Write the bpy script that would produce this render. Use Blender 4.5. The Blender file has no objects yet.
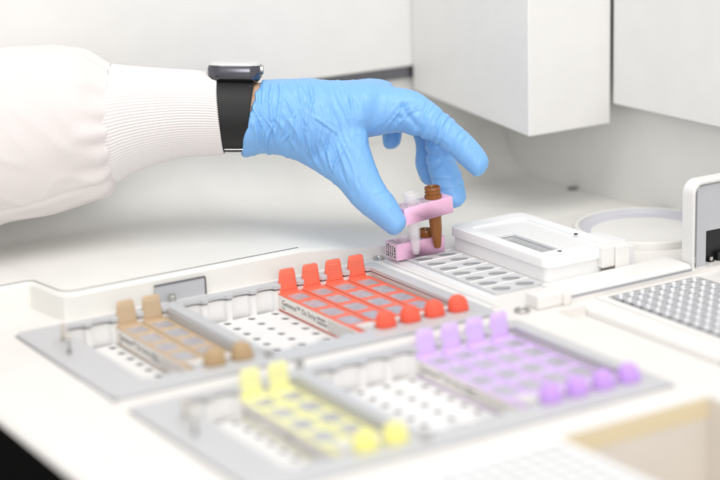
import bpy, bmesh, math, random
from mathutils import Vector, Matrix, noise
random.seed(7)
S = 0.001                                   # everything below is written in millimetres
scene = bpy.context.scene
COL = scene.collection
PI = math.pi

# ------------------------------------------------------------------ camera numbers
FPX = 1828.17                                # focal length in pixels of a 720 px wide frame
CAM = Vector((-570.212, -1024.999, 342.585))
RT = Vector((0.8479031, -0.52926951, -0.03056328))
UP = Vector((0.16260315, 0.20475706, 0.96521229))
FW = Vector((0.50459939, 0.82337618, -0.25967503))

def at(u, v, d):
    """photo pixel + distance along the view axis -> point in millimetres"""
    return CAM + (FW + RT * ((u - 360) / FPX) - UP * ((v - 240) / FPX)) * d

# ------------------------------------------------------------------ materials
def nodes_of(name):
    m = bpy.data.materials.new(name)
    m.use_nodes = True
    nt = m.node_tree
    return m, nt, nt.nodes['Principled BSDF']

def setin(b, **kw):
    for k, v in kw.items():
        k = k.replace('_', ' ')
        if k in b.inputs:
            b.inputs[k].default_value = v

def plastic(name, col, rough=.4, vary=.05, bump=.02, scale=260., sss=0., trans=0., metal=0., ior=1.46, coat=0., alpha=1.):
    m, nt, b = nodes_of(name)
    L = nt.links.new
    tc = nt.nodes.new('ShaderNodeTexCoord')
    n1 = nt.nodes.new('ShaderNodeTexNoise'); n1.inputs['Scale'].default_value = 38; n1.inputs['Detail'].default_value = 5
    L(tc.outputs['Object'], n1.inputs['Vector'])
    mix = nt.nodes.new('ShaderNodeMixRGB'); mix.blend_type = 'MIX'
    mix.inputs[1].default_value = (*[c * (1 - vary) for c in col], 1)
    mix.inputs[2].default_value = (*[min(1, c * (1 + vary * .6)) for c in col], 1)
    L(n1.outputs['Fac'], mix.inputs[0]); L(mix.outputs[0], b.inputs['Base Color'])
    mr = nt.nodes.new('ShaderNodeMapRange')
    mr.inputs['To Min'].default_value = max(.02, rough - .08); mr.inputs['To Max'].default_value = min(1, rough + .08)
    L(n1.outputs['Fac'], mr.inputs['Value']); L(mr.outputs[0], b.inputs['Roughness'])
    if bump:
        n2 = nt.nodes.new('ShaderNodeTexNoise'); n2.inputs['Scale'].default_value = scale * 8; n2.inputs['Detail'].default_value = 3
        L(tc.outputs['Object'], n2.inputs['Vector'])
        bp = nt.nodes.new('ShaderNodeBump'); bp.inputs['Strength'].default_value = bump * 4; bp.inputs['Distance'].default_value = .0002
        L(n2.outputs['Fac'], bp.inputs['Height']); L(bp.outputs[0], b.inputs['Normal'])
    setin(b, Metallic=metal, IOR=ior, Transmission_Weight=trans, Coat_Weight=coat, Alpha=alpha)
    if sss:
        setin(b, Subsurface_Weight=sss, Subsurface_Scale=.004)
        b.inputs['Subsurface Radius'].default_value = (1, .8, .7)
    return m

M = {}
M['white'] = plastic('white_plastic', (.80, .79, .775), .42)
M['white_cool'] = plastic('white_cool_plastic', (.80, .805, .81), .4)
M['deck'] = plastic('deck_plastic', (.79, .765, .74), .38)
M['wall'] = plastic('chamber_paint', (.75, .745, .715), .5)
M['housing'] = plastic('housing_paint', (.79, .785, .77), .42)
M['rim'] = plastic('grey_rim_plastic', (.54, .545, .56), .38)
M['pocket'] = plastic('pocket_plastic', (.82, .815, .81), .45)
M['groove'] = plastic('dark_groove_and_shade', (.10, .10, .11), .6)  # seam colour; also painted shade under tray holes and between wells
M['greypanel'] = plastic('grey_panel', (.50, .51, .54), .4)
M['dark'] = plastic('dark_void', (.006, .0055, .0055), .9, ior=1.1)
M['liner'] = plastic('grey_liner', (.36, .36, .37), .45)
M['rackbody'] = plastic('rack_plastic', (.62, .625, .64), .4)
M['edgegrey'] = plastic('edge_grey_plastic', (.36, .37, .40), .35)
M['metal'] = plastic('brushed_metal', (.55, .54, .52), .3, metal=1.)
M['steel_dark'] = plastic('grey_steel', (.22, .22, .24), .3, metal=1.)
M['yellowfoam'] = plastic('yellow_edge_plastic', (.73, .63, .43), .5)
M['beige'] = plastic('beige_plastic', (.70, .655, .60), .5)
M['label'] = plastic('label_paper', (.80, .77, .74), .55, vary=.02)
M['ink'] = plastic('black_ink', (.035, .033, .035), .6, bump=0)
M['ink_soft'] = plastic('grey_ink', (.30, .28, .28), .6, bump=0)
M['pink'] = plastic('pink_plastic', (.88, .53, .73), .4, sss=.25)
M['pinklabel'] = plastic('pale_pink_label', (.80, .62, .70), .55)
M['browntube'] = plastic('amber_brown_plastic', (.27, .095, .018), .28, sss=.1, coat=.2)
M['ring'] = plastic('lavender_grey_plastic', (.58, .58, .63), .35)
M['skin'] = plastic('skin', (.64, .42, .30), .5, sss=.2)
M['strap'] = plastic('black_leather', (.007, .007, .0075), .55, bump=.12, scale=130)
M['stitch'] = plastic('grey_thread', (.055, .055, .06), .8)
M['case'] = plastic('dark_steel_case', (.13, .13, .15), .22, metal=1., bump=0)
M['screen'] = plastic('watch_glass_reflection', (.62, .63, .62), .08, bump=0, coat=1.)  # pale base colour stands in for a bright reflection on the glass
M['blackbits'] = plastic('black_plastic', (.015, .015, .017), .4)
STRIP_COL = {'red': ((.86, .18, .11), (.82, .12, .065)), 'brown': ((.58, .435, .29), (.45, .315, .175)),
             'yellow': ((.86, .85, .42), (.86, .82, .27)), 'purple': ((.70, .51, .88), (.56, .33, .80))}
for k, (c1, c2) in STRIP_COL.items():
    M[k] = plastic(k + '_plastic', c1, .38, sss=.15)
    M[k + '_grip'] = plastic(k + '_grip_plastic', c2, .4, sss=.15)

def clear_plastic(name, col, rough, trans, alpha):
    m = plastic(name, col, rough, trans=trans, alpha=alpha, bump=.01, vary=.02)
    return m
M['frost'] = plastic('frosted_lid', (.90, .905, .91), .35, sss=.35, vary=.02)
M['clear'] = plastic('clear_tube', (.93, .90, .92), .2, bump=.01, vary=.02, alpha=.26)
M['clearclip'] = clear_plastic('clear_clip', (.86, .82, .76), .2, .6, 1.)
M['window'] = plastic('grey_window', (.42, .43, .44), .2)

def foil_material(name, col):
    m, nt, b = nodes_of(name); L = nt.links.new
    tc = nt.nodes.new('ShaderNodeTexCoord')
    v = nt.nodes.new('ShaderNodeTexVoronoi'); v.inputs['Scale'].default_value = 700
    n = nt.nodes.new('ShaderNodeTexNoise'); n.inputs['Scale'].default_value = 240; n.inputs['Detail'].default_value = 6
    L(tc.outputs['Object'], v.inputs['Vector']); L(tc.outputs['Object'], n.inputs['Vector'])
    r = nt.nodes.new('ShaderNodeValToRGB')
    r.color_ramp.elements[0].position = .3; r.color_ramp.elements[0].color = (*[c * .8 for c in col], 1)
    r.color_ramp.elements[1].position = .7; r.color_ramp.elements[1].color = (*[min(1, c * 1.15) for c in col], 1)
    L(n.outputs['Fac'], r.inputs['Fac']); L(r.outputs[0], b.inputs['Base Color'])
    bp = nt.nodes.new('ShaderNodeBump'); bp.inputs['Strength'].default_value = .7; bp.inputs['Distance'].default_value = .0004
    mx = nt.nodes.new('ShaderNodeMath'); mx.operation = 'ADD'
    L(v.outputs['Distance'], mx.inputs[0]); L(n.outputs['Fac'], mx.inputs[1])
    L(mx.outputs[0], bp.inputs['Height']); L(bp.outputs[0], b.inputs['Normal'])
    setin(b, Metallic=.55, Roughness=.36)
    return m
M['foil'] = foil_material('foil_seal', (.62, .615, .66))
M['silver'] = foil_material('silver_seal', (.62, .63, .65))

def fabric(name, col, scale, bump):
    m, nt, b = nodes_of(name); L = nt.links.new
    tc = nt.nodes.new('ShaderNodeTexCoord')
    n = nt.nodes.new('ShaderNodeTexNoise'); n.inputs['Scale'].default_value = scale; n.inputs['Detail'].default_value = 4
    n2 = nt.nodes.new('ShaderNodeTexNoise'); n2.inputs['Scale'].default_value = 24
    for k in (n, n2): L(tc.outputs['Object'], k.inputs['Vector'])
    mix = nt.nodes.new('ShaderNodeMixRGB')
    mix.inputs[1].default_value = (*[c * .95 for c in col], 1); mix.inputs[2].default_value = (*col, 1)
    L(n2.outputs['Fac'], mix.inputs[0]); L(mix.outputs[0], b.inputs['Base Color'])
    bp = nt.nodes.new('ShaderNodeBump'); bp.inputs['Strength'].default_value = bump; bp.inputs['Distance'].default_value = .0004
    L(n.outputs['Fac'], bp.inputs['Height']); L(bp.outputs[0], b.inputs['Normal'])
    setin(b, Roughness=.85, Sheen_Weight=.25)
    return m
M['coat'] = fabric('coat_cotton', (.76, .715, .705), 1100, .8)
M['knit'] = fabric('cuff_knit', (.76, .735, .73), 1500, .4)

def glove_material():
    m, nt, b = nodes_of('nitrile_glove'); L = nt.links.new
    tc = nt.nodes.new('ShaderNodeTexCoord')
    n2 = nt.nodes.new('ShaderNodeTexNoise'); n2.inputs['Scale'].default_value = 30; n2.inputs['Detail'].default_value = 4
    L(tc.outputs['Object'], n2.inputs['Vector'])
    mix = nt.nodes.new('ShaderNodeMixRGB')
    mix.inputs[1].default_value = (.185, .43, .80, 1); mix.inputs[2].default_value = (.225, .48, .84, 1)
    L(n2.outputs['Fac'], mix.inputs[0]); L(mix.outputs[0], b.inputs['Base Color'])
    n = nt.nodes.new('ShaderNodeTexNoise'); n.inputs['Scale'].default_value = 420; n.inputs['Detail'].default_value = 5
    L(tc.outputs['Object'], n.inputs['Vector'])
    mp = nt.nodes.new('ShaderNodeMapping'); mp.inputs['Rotation'].default_value = (0, .5, -.5); mp.inputs['Scale'].default_value = (1.6, 1.0, .4)
    L(tc.outputs['Object'], mp.inputs['Vector'])
    cr = nt.nodes.new('ShaderNodeTexNoise'); cr.inputs['Scale'].default_value = 55; cr.inputs['Detail'].default_value = 3; cr.inputs['Distortion'].default_value = .9
    L(mp.outputs[0], cr.inputs['Vector'])
    s1 = nt.nodes.new('ShaderNodeMath'); s1.operation = 'SUBTRACT'; s1.inputs[1].default_value = .5; L(cr.outputs['Fac'], s1.inputs[0])
    s2 = nt.nodes.new('ShaderNodeMath'); s2.operation = 'ABSOLUTE'; L(s1.outputs[0], s2.inputs[0])
    s3 = nt.nodes.new('ShaderNodeMapRange'); s3.inputs['From Max'].default_value = .07; s3.inputs['To Min'].default_value = 1.; s3.inputs['To Max'].default_value = 0.; s3.interpolation_type = 'SMOOTHSTEP'; L(s2.outputs[0], s3.inputs['Value'])
    b0 = nt.nodes.new('ShaderNodeBump'); b0.inputs['Strength'].default_value = .22; b0.inputs['Distance'].default_value = .0005
    L(s3.outputs[0], b0.inputs['Height'])
    bp = nt.nodes.new('ShaderNodeBump'); bp.inputs['Strength'].default_value = .22; bp.inputs['Distance'].default_value = .0005
    L(b0.outputs[0], bp.inputs['Normal'])
    L(n.outputs['Fac'], bp.inputs['Height']); L(bp.outputs[0], b.inputs['Normal'])
    setin(b, Roughness=.40, Subsurface_Weight=.15, Subsurface_Scale=.003)
    b.inputs['Subsurface Radius'].default_value = (.4, .7, 1)
    return m
M['glove'] = glove_material()

# ------------------------------------------------------------------ object helpers
def new_bm(): return bmesh.new()

def obj(name, bm, mat, parent=None, bevel=0., seg=2, smooth=False, loc=None, solid=0., angle=35):
    bmesh.ops.remove_doubles(bm, verts=bm.verts, dist=1e-4)
    bmesh.ops.recalc_face_normals(bm, faces=bm.faces)
    bmesh.ops.scale(bm, vec=(S, S, S), verts=bm.verts)
    me = bpy.data.meshes.new(name); bm.to_mesh(me); bm.free()
    me.materials.append(M[mat] if isinstance(mat, str) else mat)
    o = bpy.data.objects.new(name, me); COL.objects.link(o)
    if parent: o.parent = parent
    if loc: o.location = Vector(loc) * S
    if smooth:
        for p in me.polygons: p.use_smooth = True
    if solid:
        s = o.modifiers.new('solid', 'SOLIDIFY'); s.thickness = solid * S; s.offset = -1
    if bevel:
        b = o.modifiers.new('bevel', 'BEVEL'); b.width = bevel * S; b.segments = seg
        b.limit_method = 'ANGLE'; b.angle_limit = math.radians(angle); b.harden_normals = False
        for p in me.polygons: p.use_smooth = True
        w = o.modifiers.new('wn', 'WEIGHTED_NORMAL'); w.keep_sharp = True
    return o

def tag(o, label=None, cat=None, group=None, kind=None):
    if label: o['label'] = label
    if cat: o['category'] = cat
    if group: o['group'] = group
    if kind: o['kind'] = kind
    return o

def thing(name, label, cat, loc=(0, 0, 0), group=None, rot=(0, 0, 0)):
    o = bpy.data.objects.new(name, None); COL.objects.link(o)
    o.empty_display_size = .01
    o.location = Vector(loc) * S; o.rotation_euler = rot
    return tag(o, label, cat, group)

def copy_tree(o, parent=None):
    c = o.copy(); COL.objects.link(c); c.parent = parent
    for ch in list(o.children): copy_tree(ch, c)
    return c

# ------------------------------------------------------------------ shape helpers (all into a bmesh, mm)
def box(bm, x0, x1, y0, y1, z0, z1):
    v = [bm.verts.new(p) for p in ((x0, y0, z0), (x1, y0, z0), (x1, y1, z0), (x0, y1, z0),
                                   (x0, y0, z1), (x1, y0, z1), (x1, y1, z1), (x0, y1, z1))]
    for f in ((0, 3, 2, 1), (4, 5, 6, 7), (0, 1, 5, 4), (1, 2, 6, 5), (2, 3, 7, 6), (3, 0, 4, 7)):
        bm.faces.new([v[i] for i in f])

def loft(bm, rings, cap0=True, cap1=True, closed=True):
    vs = [[bm.verts.new(p) for p in r] for r in rings]
    for a, b in zip(vs, vs[1:]):
        n = len(a)
        for i in range(n if closed else n - 1):
            j = (i + 1) % n
            bm.faces.new((a[i], a[j], b[j], b[i]))
    if cap0: bm.faces.new(vs[0][::-1])
    if cap1: bm.faces.new(vs[-1])
    return vs

def prism(bm, pts, z0, z1):
    loft(bm, [[(x, y, z0) for x, y in pts], [(x, y, z1) for x, y in pts]])

def rrect(x0, x1, y0, y1, r, n=6):
    out = []
    for cx, cy, a in ((x1 - r, y1 - r, 0), (x0 + r, y1 - r, 90), (x0 + r, y0 + r, 180), (x1 - r, y0 + r, 270)):
        for i in range(n + 1):
            t = math.radians(a + 90 * i / n)
            out.append((cx + r * math.cos(t), cy + r * math.sin(t)))
    return out

def lathe(bm, prof, n=32, c=(0, 0), cap0=True, cap1=True):
    loft(bm, [[(c[0] + r * math.cos(2 * PI * i / n), c[1] + r * math.sin(2 * PI * i / n), z) for i in range(n)] for r, z in prof], cap0, cap1)

def tube(bm, pts, r, n=10):
    pts = [Vector(p) for p in pts]; rings = []
    for i, p in enumerate(pts):
        t = (pts[min(i + 1, len(pts) - 1)] - pts[max(i - 1, 0)]).normalized()
        a = t.cross(Vector((0, 0, 1)))
        if a.length < .05: a = t.cross(Vector((0, 1, 0)))
        a.normalize(); b = t.cross(a)
        rings.append([p + a * (r * math.cos(2 * PI * k / n)) + b * (r * math.sin(2 * PI * k / n)) for k in range(n)])
    loft(bm, rings)

def cell_hole(bm, x0, x1, y0, y1, z, cx, cy, rx, ry, depth, ex=2., k=6, bottom=True, lip=0.):
    """rectangular piece of a top face with a (super)elliptic hole sunk into it"""
    per = []
    for i in range(k): per.append((-1 + 2 * i / k, -1))
    for i in range(k): per.append((1, -1 + 2 * i / k))
    for i in range(k): per.append((1 - 2 * i / k, 1))
    for i in range(k): per.append((-1, 1 - 2 * i / k))
    outer = [((x0 + x1) / 2 + a * (x1 - x0) / 2, (y0 + y1) / 2 + b * (y1 - y0) / 2, z) for a, b in per]
    def se(a, b, s=1.):
        t = math.atan2(b, a); c, d = math.cos(t), math.sin(t)
        r = (abs(c) ** ex + abs(d) ** ex) ** (-1 / ex)
        return cx + rx * s * r * c, cy + ry * s * r * d
    rings = [outer, [(*se(a, b), z) for a, b in per]]
    if lip: rings.append([(*se(a, b, 1 - lip / rx), z - lip) for a, b in per])
    rings.append([(*se(a, b, 1 - lip / rx), z - depth) for a, b in per])
    loft(bm, rings, cap0=False, cap1=bottom)
    return [se(a, b, 1 - lip / rx) for a, b in per]

def quad(bm, *p):
    bm.faces.new([bm.verts.new(q) for q in p])

def holed_poly(bm, outer, holes, z0, z1):
    """flat plate with holes: top, bottom and all side walls"""
    for z in (z1, z0):
        es = []
        for lp in [outer] + holes:
            vs = [bm.verts.new((x, y, z)) for x, y in lp]
            es += [bm.edges.new((vs[i], vs[(i + 1) % len(vs)])) for i in range(len(vs))]
        bmesh.ops.triangle_fill(bm, use_beauty=True, use_dissolve=False, edges=es)
    for lp in [outer] + holes:
        loft(bm, [[(x, y, z0) for x, y in lp], [(x, y, z1) for x, y in lp]], False, False)

def text_mesh(name, body, size, mat, parent, mw):
    cu = bpy.data.curves.new(name, 'FONT'); cu.body = body; cu.size = size * S; cu.extrude = .00004; cu.resolution_u = 3
    t = bpy.data.objects.new(name, cu); COL.objects.link(t)
    dg = bpy.context.evaluated_depsgraph_get()
    me = bpy.data.meshes.new_from_object(t.evaluated_get(dg)); me.name = name
    bpy.data.objects.remove(t); bpy.data.curves.remove(cu)
    me.transform(mw); me.materials.clear(); me.materials.append(M[mat])
    o = bpy.data.objects.new(name, me); COL.objects.link(o); o.parent = parent
    return o

def evaluated(o, name):
    dg = bpy.context.evaluated_depsgraph_get()
    return bpy.data.meshes.new_from_object(o.evaluated_get(dg))

# ================================================================== THE SETTING
DZ = -2.0                                     # deck surface; tray rims and rack tops are at 0
def deck():
    bm = new_bm()
    xs = [-224, -190.9, -27, 72.9, 76, 104, 128, 300]
    ys = [-600, -327, -304.9, -156.7, -140.3, 7.9, 18, 205]
    def skip(x, y):
        if -190.9 < x < 72.9 and (-140.3 < y < 7.9 or -304.9 < y < -156.7): return True      # tray wells
        if x > -27 and y < -327: return True                                      # front compartment
        if x > 104 and -304.9 < y < -156.7: return True
        if x > 128 and -156.7 < y < -140.3: return True                               # plate bay
        return False
    ys = sorted(set(ys)); 
    for i in range(len(xs) - 1):
        for j in range(len(ys) - 1):
            cx, cy = (xs[i] + xs[i + 1]) / 2, (ys[j] + ys[j + 1]) / 2
            if skip(cx, cy): continue
            a, b, c, d = xs[i], xs[i + 1], ys[j], ys[j + 1]
            quad(bm, (a, c, DZ), (b, c, DZ), (b, d, DZ), (a, d, DZ))
            for (px, py, q) in ((cx, c - .5, ((a, c), (b, c))), (cx, d + .5, ((a, d), (b, d))), (a - .5, cy, ((a, c), (a, d))), (b + .5, cy, ((b, c), (b, d)))):
                if skip(px, py):
                    (e, f), (g, h) = q
                    quad(bm, (e, f, DZ), (g, h, DZ), (g, h, -40), (e, f, -40))
    quad(bm, (104, -304.9, -9), (128.2, -304.9, -9), (128.2, -156.7, -9), (104, -156.7, -9))
    # rounded left edge falling away
    prof = [(-224, DZ), (-237, DZ - .7), (-244, DZ - 1.5), (-248, DZ - 3.2), (-249.5, DZ - 6)]
    for (x0, z0), (x1, z1) in zip(prof, prof[1:]):
        quad(bm, (x0, -600, z0), (x1, -600, z1), (x1, 205, z1), (x0, 205, z0))
    o = obj('deck', bm, 'deck', smooth=False)
    for p in o.data.polygons: p.use_smooth = False
    return tag(o, 'white instrument deck under the trays', None, kind='structure')
deck()
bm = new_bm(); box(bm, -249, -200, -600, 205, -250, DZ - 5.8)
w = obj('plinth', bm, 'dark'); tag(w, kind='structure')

def shelf():
    """raised rear floor: stepped front edge, ramp at its right end"""
    top = [(-460, 61), (-160, 61), (-156.5, 59.5), (-155, 57), (-151, 28), (-148, 22.5), (-142, 20.5), (14, 22), (22, 22), (140, 30), (319.8, 30)]
    zt = [15] * 9 + [DZ + .12, DZ + .12]
    low = [(-460, 57), (-163, 57), (-160, 55.5), (-159, 53), (-155.5, 24), (-153, 18), (-147, 15.5), (14, 15.5), (22, 15.5), (140, 27), (319.8, 29)]
    bm = new_bm()
    def row(f): return [bm.verts.new(f(i)) for i in range(11)]
    a = row(lambda i: (*low[i], -6))
    b = row(lambda i: (low[i][0] * .6 + top[i][0] * .4, low[i][1] * .6 + top[i][1] * .4, zt[i] - 2.2 if i < 9 else DZ - .1))
    b2 = row(lambda i: (low[i][0] * .3 + top[i][0] * .7, low[i][1] * .3 + top[i][1] * .7, zt[i] - .5 if i < 9 else DZ))
    c = row(lambda i: (*top[i], zt[i]))
    d = row(lambda i: (top[i][0], 152, zt[i]))
    rows = [a, b, b2, c, d]
    prev = d
    zb = lambda i: zt[i]
    for k in range(1, 9):                      # cove up into the back wall
        t = k / 8 * PI / 2
        e = row(lambda i: (top[i][0], 152 + 38 * math.sin(t), zb(i) + 38 * (1 - math.cos(t))))
        rows.append(e)
    for p, q in zip(rows, rows[1:]):
        for i in range(10): bm.faces.new((p[i], p[i + 1], q[i + 1], q[i]))
    o = obj('rear_floor', bm, 'wall', smooth=True)
    e = o.modifiers.new('es', 'EDGE_SPLIT'); e.split_angle = math.radians(32)
    tag(o, 'raised pale floor of the chamber behind the trays', None, kind='structure')
    bm = new_bm()                              # fine dark joint along the front edge
    pts = [(x + .3, y + 1.2, 15.05) for x, y in top[:9]]
    tube(bm, pts, .35, 6)
    obj('seam', bm, 'groove', o)
    bm = new_bm()                              # flush grey plate standing in for a sunk pocket's shaded inside
    box(bm, -90, -54, 14.6, 15.9, -4, 9.5)
    f = obj('pocket', bm, 'greypanel', o)
    bm = new_bm()
    box(bm, -90.5, -53.5, 14.2, 15.2, 9.5, 10.6); box(bm, -53.9, -53.1, 14.2, 15.2, -4, 9.5)
    obj('pocket_edge_shade', bm, 'steel_dark', o)  # dark strips paint the recess shade along top and right edges
shelf()

bm = new_bm()
box(bm, -520, 322, 190.5, 205, -6, 94); w = obj('back_wall', bm, 'wall'); tag(w, kind='structure')
bm = new_bm()
box(bm, 320, 335, -300, 190, -6, 300); w = obj('side_wall', bm, 'wall'); tag(w, kind='structure')
bm = new_bm()
box(bm, 300, 320, -140, 190, -6, DZ); w = obj('deck_margin', bm, 'deck'); tag(w, kind='structure')
bm = new_bm()
box(bm, -900, 700, -900, 500, -260, -250); w = obj('floor', bm, 'dark'); tag(w, kind='structure')

# big panels of the chamber
t = thing('rear_panel', 'wide white upper panel along the back of the chamber above the dark slot', 'panel', (0, 180, 94))
bm = new_bm(); box(bm, -500, 319, 4, 20, 2, 220); obj('panel', bm, 'housing', t, bevel=2)
bm = new_bm(); box(bm, -500, 319, 6, 10, -7, 1.5); obj('slot', bm, 'steel_dark', t)

t = thing('hanging_housing', 'white box-shaped housing hanging over the rear deck, one corner towards the hand', 'housing', (224.6, 30, 63))
bm = new_bm()
pr = [(0, 0, 0), (77, 0, 0), (77, 153.5, 14), (0, 153.5, 14)]
loft(bm, [[(x, y, z) for x, y, z in pr], [(x, y, 190) for x, y, z in pr]])
obj('shell', bm, 'housing', t, bevel=1.6, seg=3)

t = thing('side_cabinet', 'white cabinet panel at the far right above the grey module', 'cabinet', (302.5, -170, 78))
bm = new_bm(); box(bm, 0, 17, -120, 199.2, 0, 190); obj('panel', bm, 'housing', t, bevel=1.6)

t = thing('compartment', 'open beige front compartment with a yellow inner edge', 'compartment', (-27, -327, DZ))
bm = new_bm()
box(bm, .2, 102, -.6, -.1, -12, -.6); obj('yellow_edge', bm, 'yellowfoam', t)
bm = new_bm()
box(bm, .2, 102, -.4, -.1, -70, -12.2); box(bm, 102, 105, -200, -.1, -70, -.6); box(bm, 0.2, 102, -200, -.6, -73, -70); box(bm, -2, -.1, -200, -.1, -70, -.6)
obj('lining', bm, 'beige', t)
bm = new_bm(); box(bm, 105.2, 330, -250, -.1, -8, 0); obj('front_ledge', bm, 'white', t, bevel=1.5)

# ================================================================== TRAYS
PITCH = 18.
SLOTS_A = [-154, -136, -118, -100]
SLOTS_B = [-72 + 18 * i for i in range(8)]
def pocket_outline(slots, grow=0.):
    x0, x1 = slots[0] - 9 - grow, slots[-1] + 9 + grow
    yb, yf = -3.5, -118.5
    pts = []
    def arc(c, y, s):                           # a notch: shoulders, then a shallow bow
        w = 6.3
        return [(c - w - .8, y), (c - w, y + s * 1.6)] + [(c + w * math.sin(k / 6 * PI / 2), y + s * (1.6 + 2.4 * math.cos(k / 6 * PI / 2))) for k in range(-5, 6)] + [(c + w, y + s * 1.6), (c + w + .8, y)]
    b, f = [], []
    for c in slots: b += arc(c, yb + grow, 1)
    for c in slots: f += arc(c, yf - grow, -1)
    pts = [(x0, yb + grow)] + b + [(x1, yb + grow), (x1, yf - grow)] + f[::-1] + [(x0, yf - grow)]
    return pts

def make_tray():
    t = thing('strip_tray', 'grey-rimmed white tray behind, holding brown and red strips', 'tray', (0, 0, 0), 'strip trays set into the deck')
    bm = new_bm()
    holed_poly(bm, rrect(-190, 72, -139.4, 7, 5), [pocket_outline(SLOTS_A), pocket_outline(SLOTS_B)], -2.6, 0)
    obj('rim', bm, 'rim', t, bevel=.5, seg=2, angle=50)
    for sl in (SLOTS_A, SLOTS_B):
        bm = new_bm()
        o2 = pocket_outline(sl, 1.6)
        loft(bm, [[(x, y, -3.9) for x, y in o2], [(x, y, -19) for x, y in o2]], False, False)
        obj('pocket_wall', bm, 'pocket', t, solid=.0)
        bm = new_bm()
        x0, x1 = sl[0] - 9, sl[-1] + 9
        ny = 9; y0 = -1.0
        for c in sl:
            for j in range(ny):
                b = y0 - j * 13.2; a = b - 13.2
                cy = (a + b) / 2 + 2.
                cell_hole(bm, c - 9, c + 9, a, b, -18, c + 4.8, cy, 2.9, 3.5, 1.3, lip=.25, k=4, bottom=False)
        obj('pocket_floor', bm, 'pocket', t)
        bm = new_bm()
        box(bm, x0 - 2, x1 + 2, -126, 4, -24.5, -20.4); obj('base', bm, 'groove', t)  # dark sheet close beneath, painting the shade inside the holes
        for c in sl[:-1]:                       # small ribs standing between the slots
            for yy in (1.4, -124.2):
                bm = new_bm(); box(bm, c + 8.2, c + 9.8, yy - 1.8, yy + 1.8, -4.2, -.3)
                obj('slot_divider', bm, 'rim', t, bevel=.3)
    bm = new_bm(); box(bm, -90.2, -81.8, -117, -4.5, .1, 1.1); obj('partition', bm, 'rim', t, bevel=.5)
    # clear pull clip on the left rim
    bm = new_bm()
    P = [(-179, -52, .5), (-179, -52, 9), (-178.6, -50.5, 11), (-177, -44, 11.5), (-173.5, -31, 11.5), (-172.4, -27.5, 10.5), (-172, -26, 8), (-172, -26, .5)]
    tube(bm, P, 1.3, 10); obj('pull_clip', bm, 'clearclip', t, smooth=True)
    for x, y in ((-80.5, 9.5), (-86, -129)):
        bm = new_bm(); lathe(bm, [(2.6, -1), (2.6, 3.2), (2.2, 3.8), (1.2, 3.8), (1.1, 3.0), (.2, 3.0)], 20, (x, y)); obj('screw', bm, 'metal', t, smooth=False)
    return t
tray1 = make_tray()
tray2 = copy_tree(tray1); tray2.location = Vector((0, -164.58, 0)) * S
tray2['label'] = 'grey-rimmed white tray in front, blurred, holding yellow and purple strips'

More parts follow.
